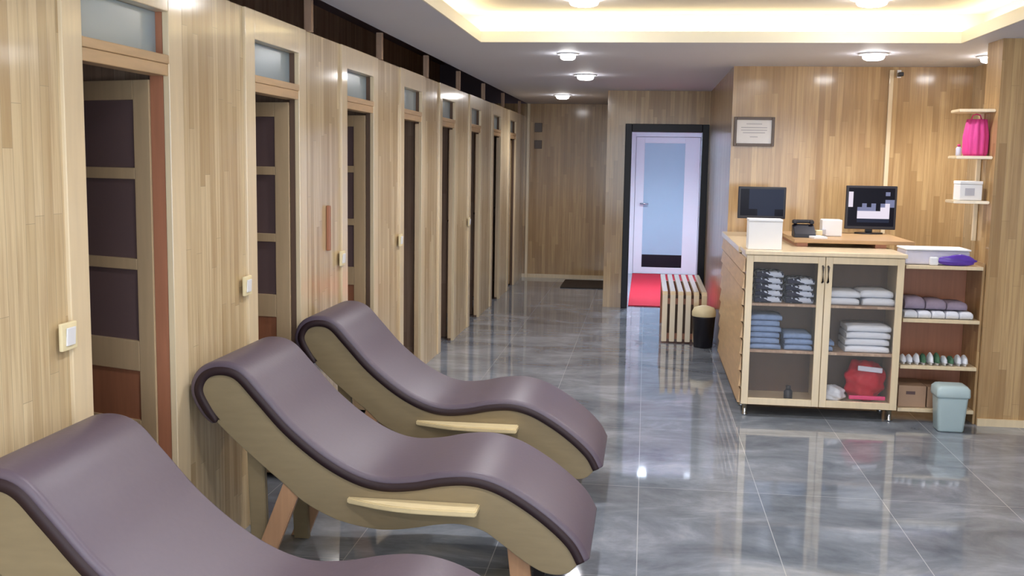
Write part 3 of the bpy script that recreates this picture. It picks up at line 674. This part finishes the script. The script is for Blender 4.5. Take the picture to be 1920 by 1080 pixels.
bm = B(); box(bm, (1.90, 6.74, CS[0]+.001), (2.03, 6.88, CS[0]+.098), .004); obj('box_body', bm, 'white_plastic', t)
bm = B(); box(bm, (1.898, 6.738, CS[0]+.0985), (2.032, 6.882, CS[0]+.118), .004); obj('lid', bm, 'paper', t)
bm = B(); box(bm, (1.93, 6.7385, CS[0]+.03), (1.985, 6.7398, CS[0]+.075)); obj('printed_mark', bm, 'ink', t)

# ------------------------------------------------------------ on the counter
zt = 1.0455
t = thing('white_box', 'tall white box at the left front corner of the display cabinet top', 'box', (.75, 6.75, zt))
bm = B(); box(bm, (.645, 6.70, zt), (.85, 6.84, zt+.175), .004); obj('box_body', bm, 'paper', t)
bm = B(); box(bm, (.643, 6.698, zt+.1755), (.852, 6.842, zt+.19), .003); obj('lid', bm, 'white_plastic', t)
def monitor(cx_, y, z0, w_, zb_, h_, label, pic, tilt=-.05):
    t = thing('monitor', label, 'monitor', (cx_, y+.03, z0))
    bm = B(); prism(bm, [(cx_+.10*math.cos(a), y+.05+.07*math.sin(a)) for a in [2*math.pi*i/24 for i in range(24)]], 'z', z0, z0+.01, .002); obj('base', bm, 'black_plastic', t)
    bm = B(); box(bm, (cx_-.025, y+.04, z0+.0105), (cx_+.025, y+.06, zb_+.1), .004); obj('stand', bm, 'black_plastic', t)
    bm = B(); box(bm, (cx_-w_/2, y, zb_), (cx_+w_/2, y+.036, zb_+h_), .005); obj('housing', bm, 'black_plastic', t)
    bm = B(); k = .016; x0, x1, z0_, z1_ = cx_-w_/2+k, cx_+w_/2-k, zb_+k+.006, zb_+h_-k
    q = bmesh.new()
    n_x, n_z = len(pic[0]), len(pic)
    for j in range(n_z):
        for i in range(n_x):
            a = x0+(x1-x0)*i/n_x; b2 = x0+(x1-x0)*(i+1)/n_x; c = z1_-(z1_-z0_)*(j+1)/n_z; d = z1_-(z1_-z0_)*j/n_z
            f_ = q.faces.new([q.verts.new(p) for p in ((a, y-.0015, c), (b2, y-.0015, c), (b2, y-.0015, d), (a, y-.0015, d))]); f_.material_index = 'nbgw'.index(pic[j][i])
    bmesh.ops.remove_doubles(q, verts=q.verts[:], dist=1e-5)
    join(bm, q); obj('screen', bm, None, t, mats=['scr_n', 'scr_b', 'scr_g', 'scr_w'])
for k, c, e_ in (('scr_n', srgb(28, 24, 52), .25), ('scr_b', srgb(56, 64, 92), .45), ('scr_g', srgb(140, 144, 180), .8), ('scr_w', srgb(236, 226, 240), 1.0)):
    mm = emit(k, c, e_*1.0); mm.node_tree.nodes['Principled BSDF'].inputs['Roughness'].default_value = .3; mm.node_tree.nodes['Principled BSDF'].inputs['Specular IOR Level'].default_value = .15; M[k] = mm
monitor(.855, 7.98, 1.0405, .345, 1.175, .235, 'black monitor with a blank dark screen behind the white box', ['nbbbb', 'nbbbb', 'nbbbb', 'nnbbn'])
monitor(1.60, 7.80, 1.0905, .35, 1.125, .31, 'black monitor showing a bright picture, on the raised shelf', ['nnnnnnnnnn', 'wnnnnnnngn', 'wnnnnnnnnn', 'wnnnnnnngg', 'wnngngngwg', 'nnggggnwwn', 'nnwwwwwwwn', 'nnwwwwwwwn', 'nnbbbbbbbn', 'nnnnnnnnnn'])
t = thing('card_terminal', 'black telephone beside the white box on the counter', 'telephone', (1.07, 7.3, 1.0905)); t.name = 'telephone'
bm = B(); prism(bm, [(7.25, 1.0905), (7.40, 1.0905), (7.40, 1.17), (7.37, 1.175), (7.25, 1.115)], 'x', 1.0, 1.14, .004); obj('phone_body', bm, 'black_plastic', t)
bm = B(); box(bm, (1.0, 7.36, 1.181), (1.14, 7.40, 1.205), .010); box(bm, (1.0, 7.345, 1.176), (1.03, 7.41, 1.20), .008); box(bm, (1.11, 7.345, 1.176), (1.14, 7.41, 1.20), .008); obj('handset', bm, 'black_plastic', t)
t = thing('paper_dispenser', 'white dispenser box between telephone and bright monitor', 'dispenser', (1.28, 7.5, 1.0905))
bm = B(); box(bm, (1.21, 7.45, 1.0905), (1.345, 7.56, 1.205), .008); obj('dispenser_body', bm, 'white_plastic', t)
bm = B(); box(bm, (1.20, 7.43, 1.105), (1.235, 7.449, 1.14), .004); obj('slot', bm, 'ink', t)
bm = B(); box(bm, (1.10, 7.16, 1.0905), (1.19, 7.30, 1.105), .002, rot=(0, 0, .2)); tag(obj('paper_pad', bm, 'paper', origin=(1.14, 7.23, 1.0905)), 'white paper pad lying in front of the telephone', 'paper pad')
bm = B(); box(bm, (1.155, 7.36, 1.0905), (1.20, 7.42, 1.135), .004); tag(obj('note_block', bm, 'cream', origin=(1.18, 7.39, 1.0905)), 'cream note block between telephone and white dispenser', 'note block')
# certificate
t = thing('framed_certificate', 'framed white certificate hanging on the reception wall', 'picture frame', (.826, YW, 1.83))
bm = B(); x0, x1, z0, z1, k = .672, .985, 1.715, 1.942, .022
for a, b_ in (((x0, z0), (x0+k, z1)), ((x1-k, z0), (x1, z1)), ((x0+k, z0), (x1-k, z0+k)), ((x0+k, z1-k), (x1-k, z1))): box(bm, (a[0], YW-.025, a[1]), (b_[0], YW-.002, b_[1]), .003)
obj('frame', bm, 'gilt', t)
bm = B(); box(bm, (x0+k, YW-.012, z0+k), (x1-k, YW-.003, z1-k)); pp = obj('sheet', bm, 'paper', t)
bm = B()
for j, (u, ww) in enumerate(((0, .12), (.028, .2), (.048, .2), (.068, .17), (.1, .06))): box(bm, (.828-ww/2, YW-.0135, 1.885-u), (.828+ww/2, YW-.0125, 1.889-u+.002))
obj('faint_lines', bm, 'ink', pp)
# camera
t = thing('security_camera', 'small dark camera on a bracket under the ceiling of the reception wall', 'security camera', (1.90, YW, 2.3))
bm = B(); box(bm, (1.885, YW-.02, 2.25), (1.915, YW-.001, 2.31), .003); tube(bm, [(1.9, YW-.02, 2.29), (1.9, YW-.06, 2.285)], .006); obj('bracket', bm, 'white_plastic', t)
bm = B(); box(bm, (1.875, YW-.13, 2.255), (1.91, YW-.06, 2.285), .006); obj('camera_body', bm, 'black_plastic', t)
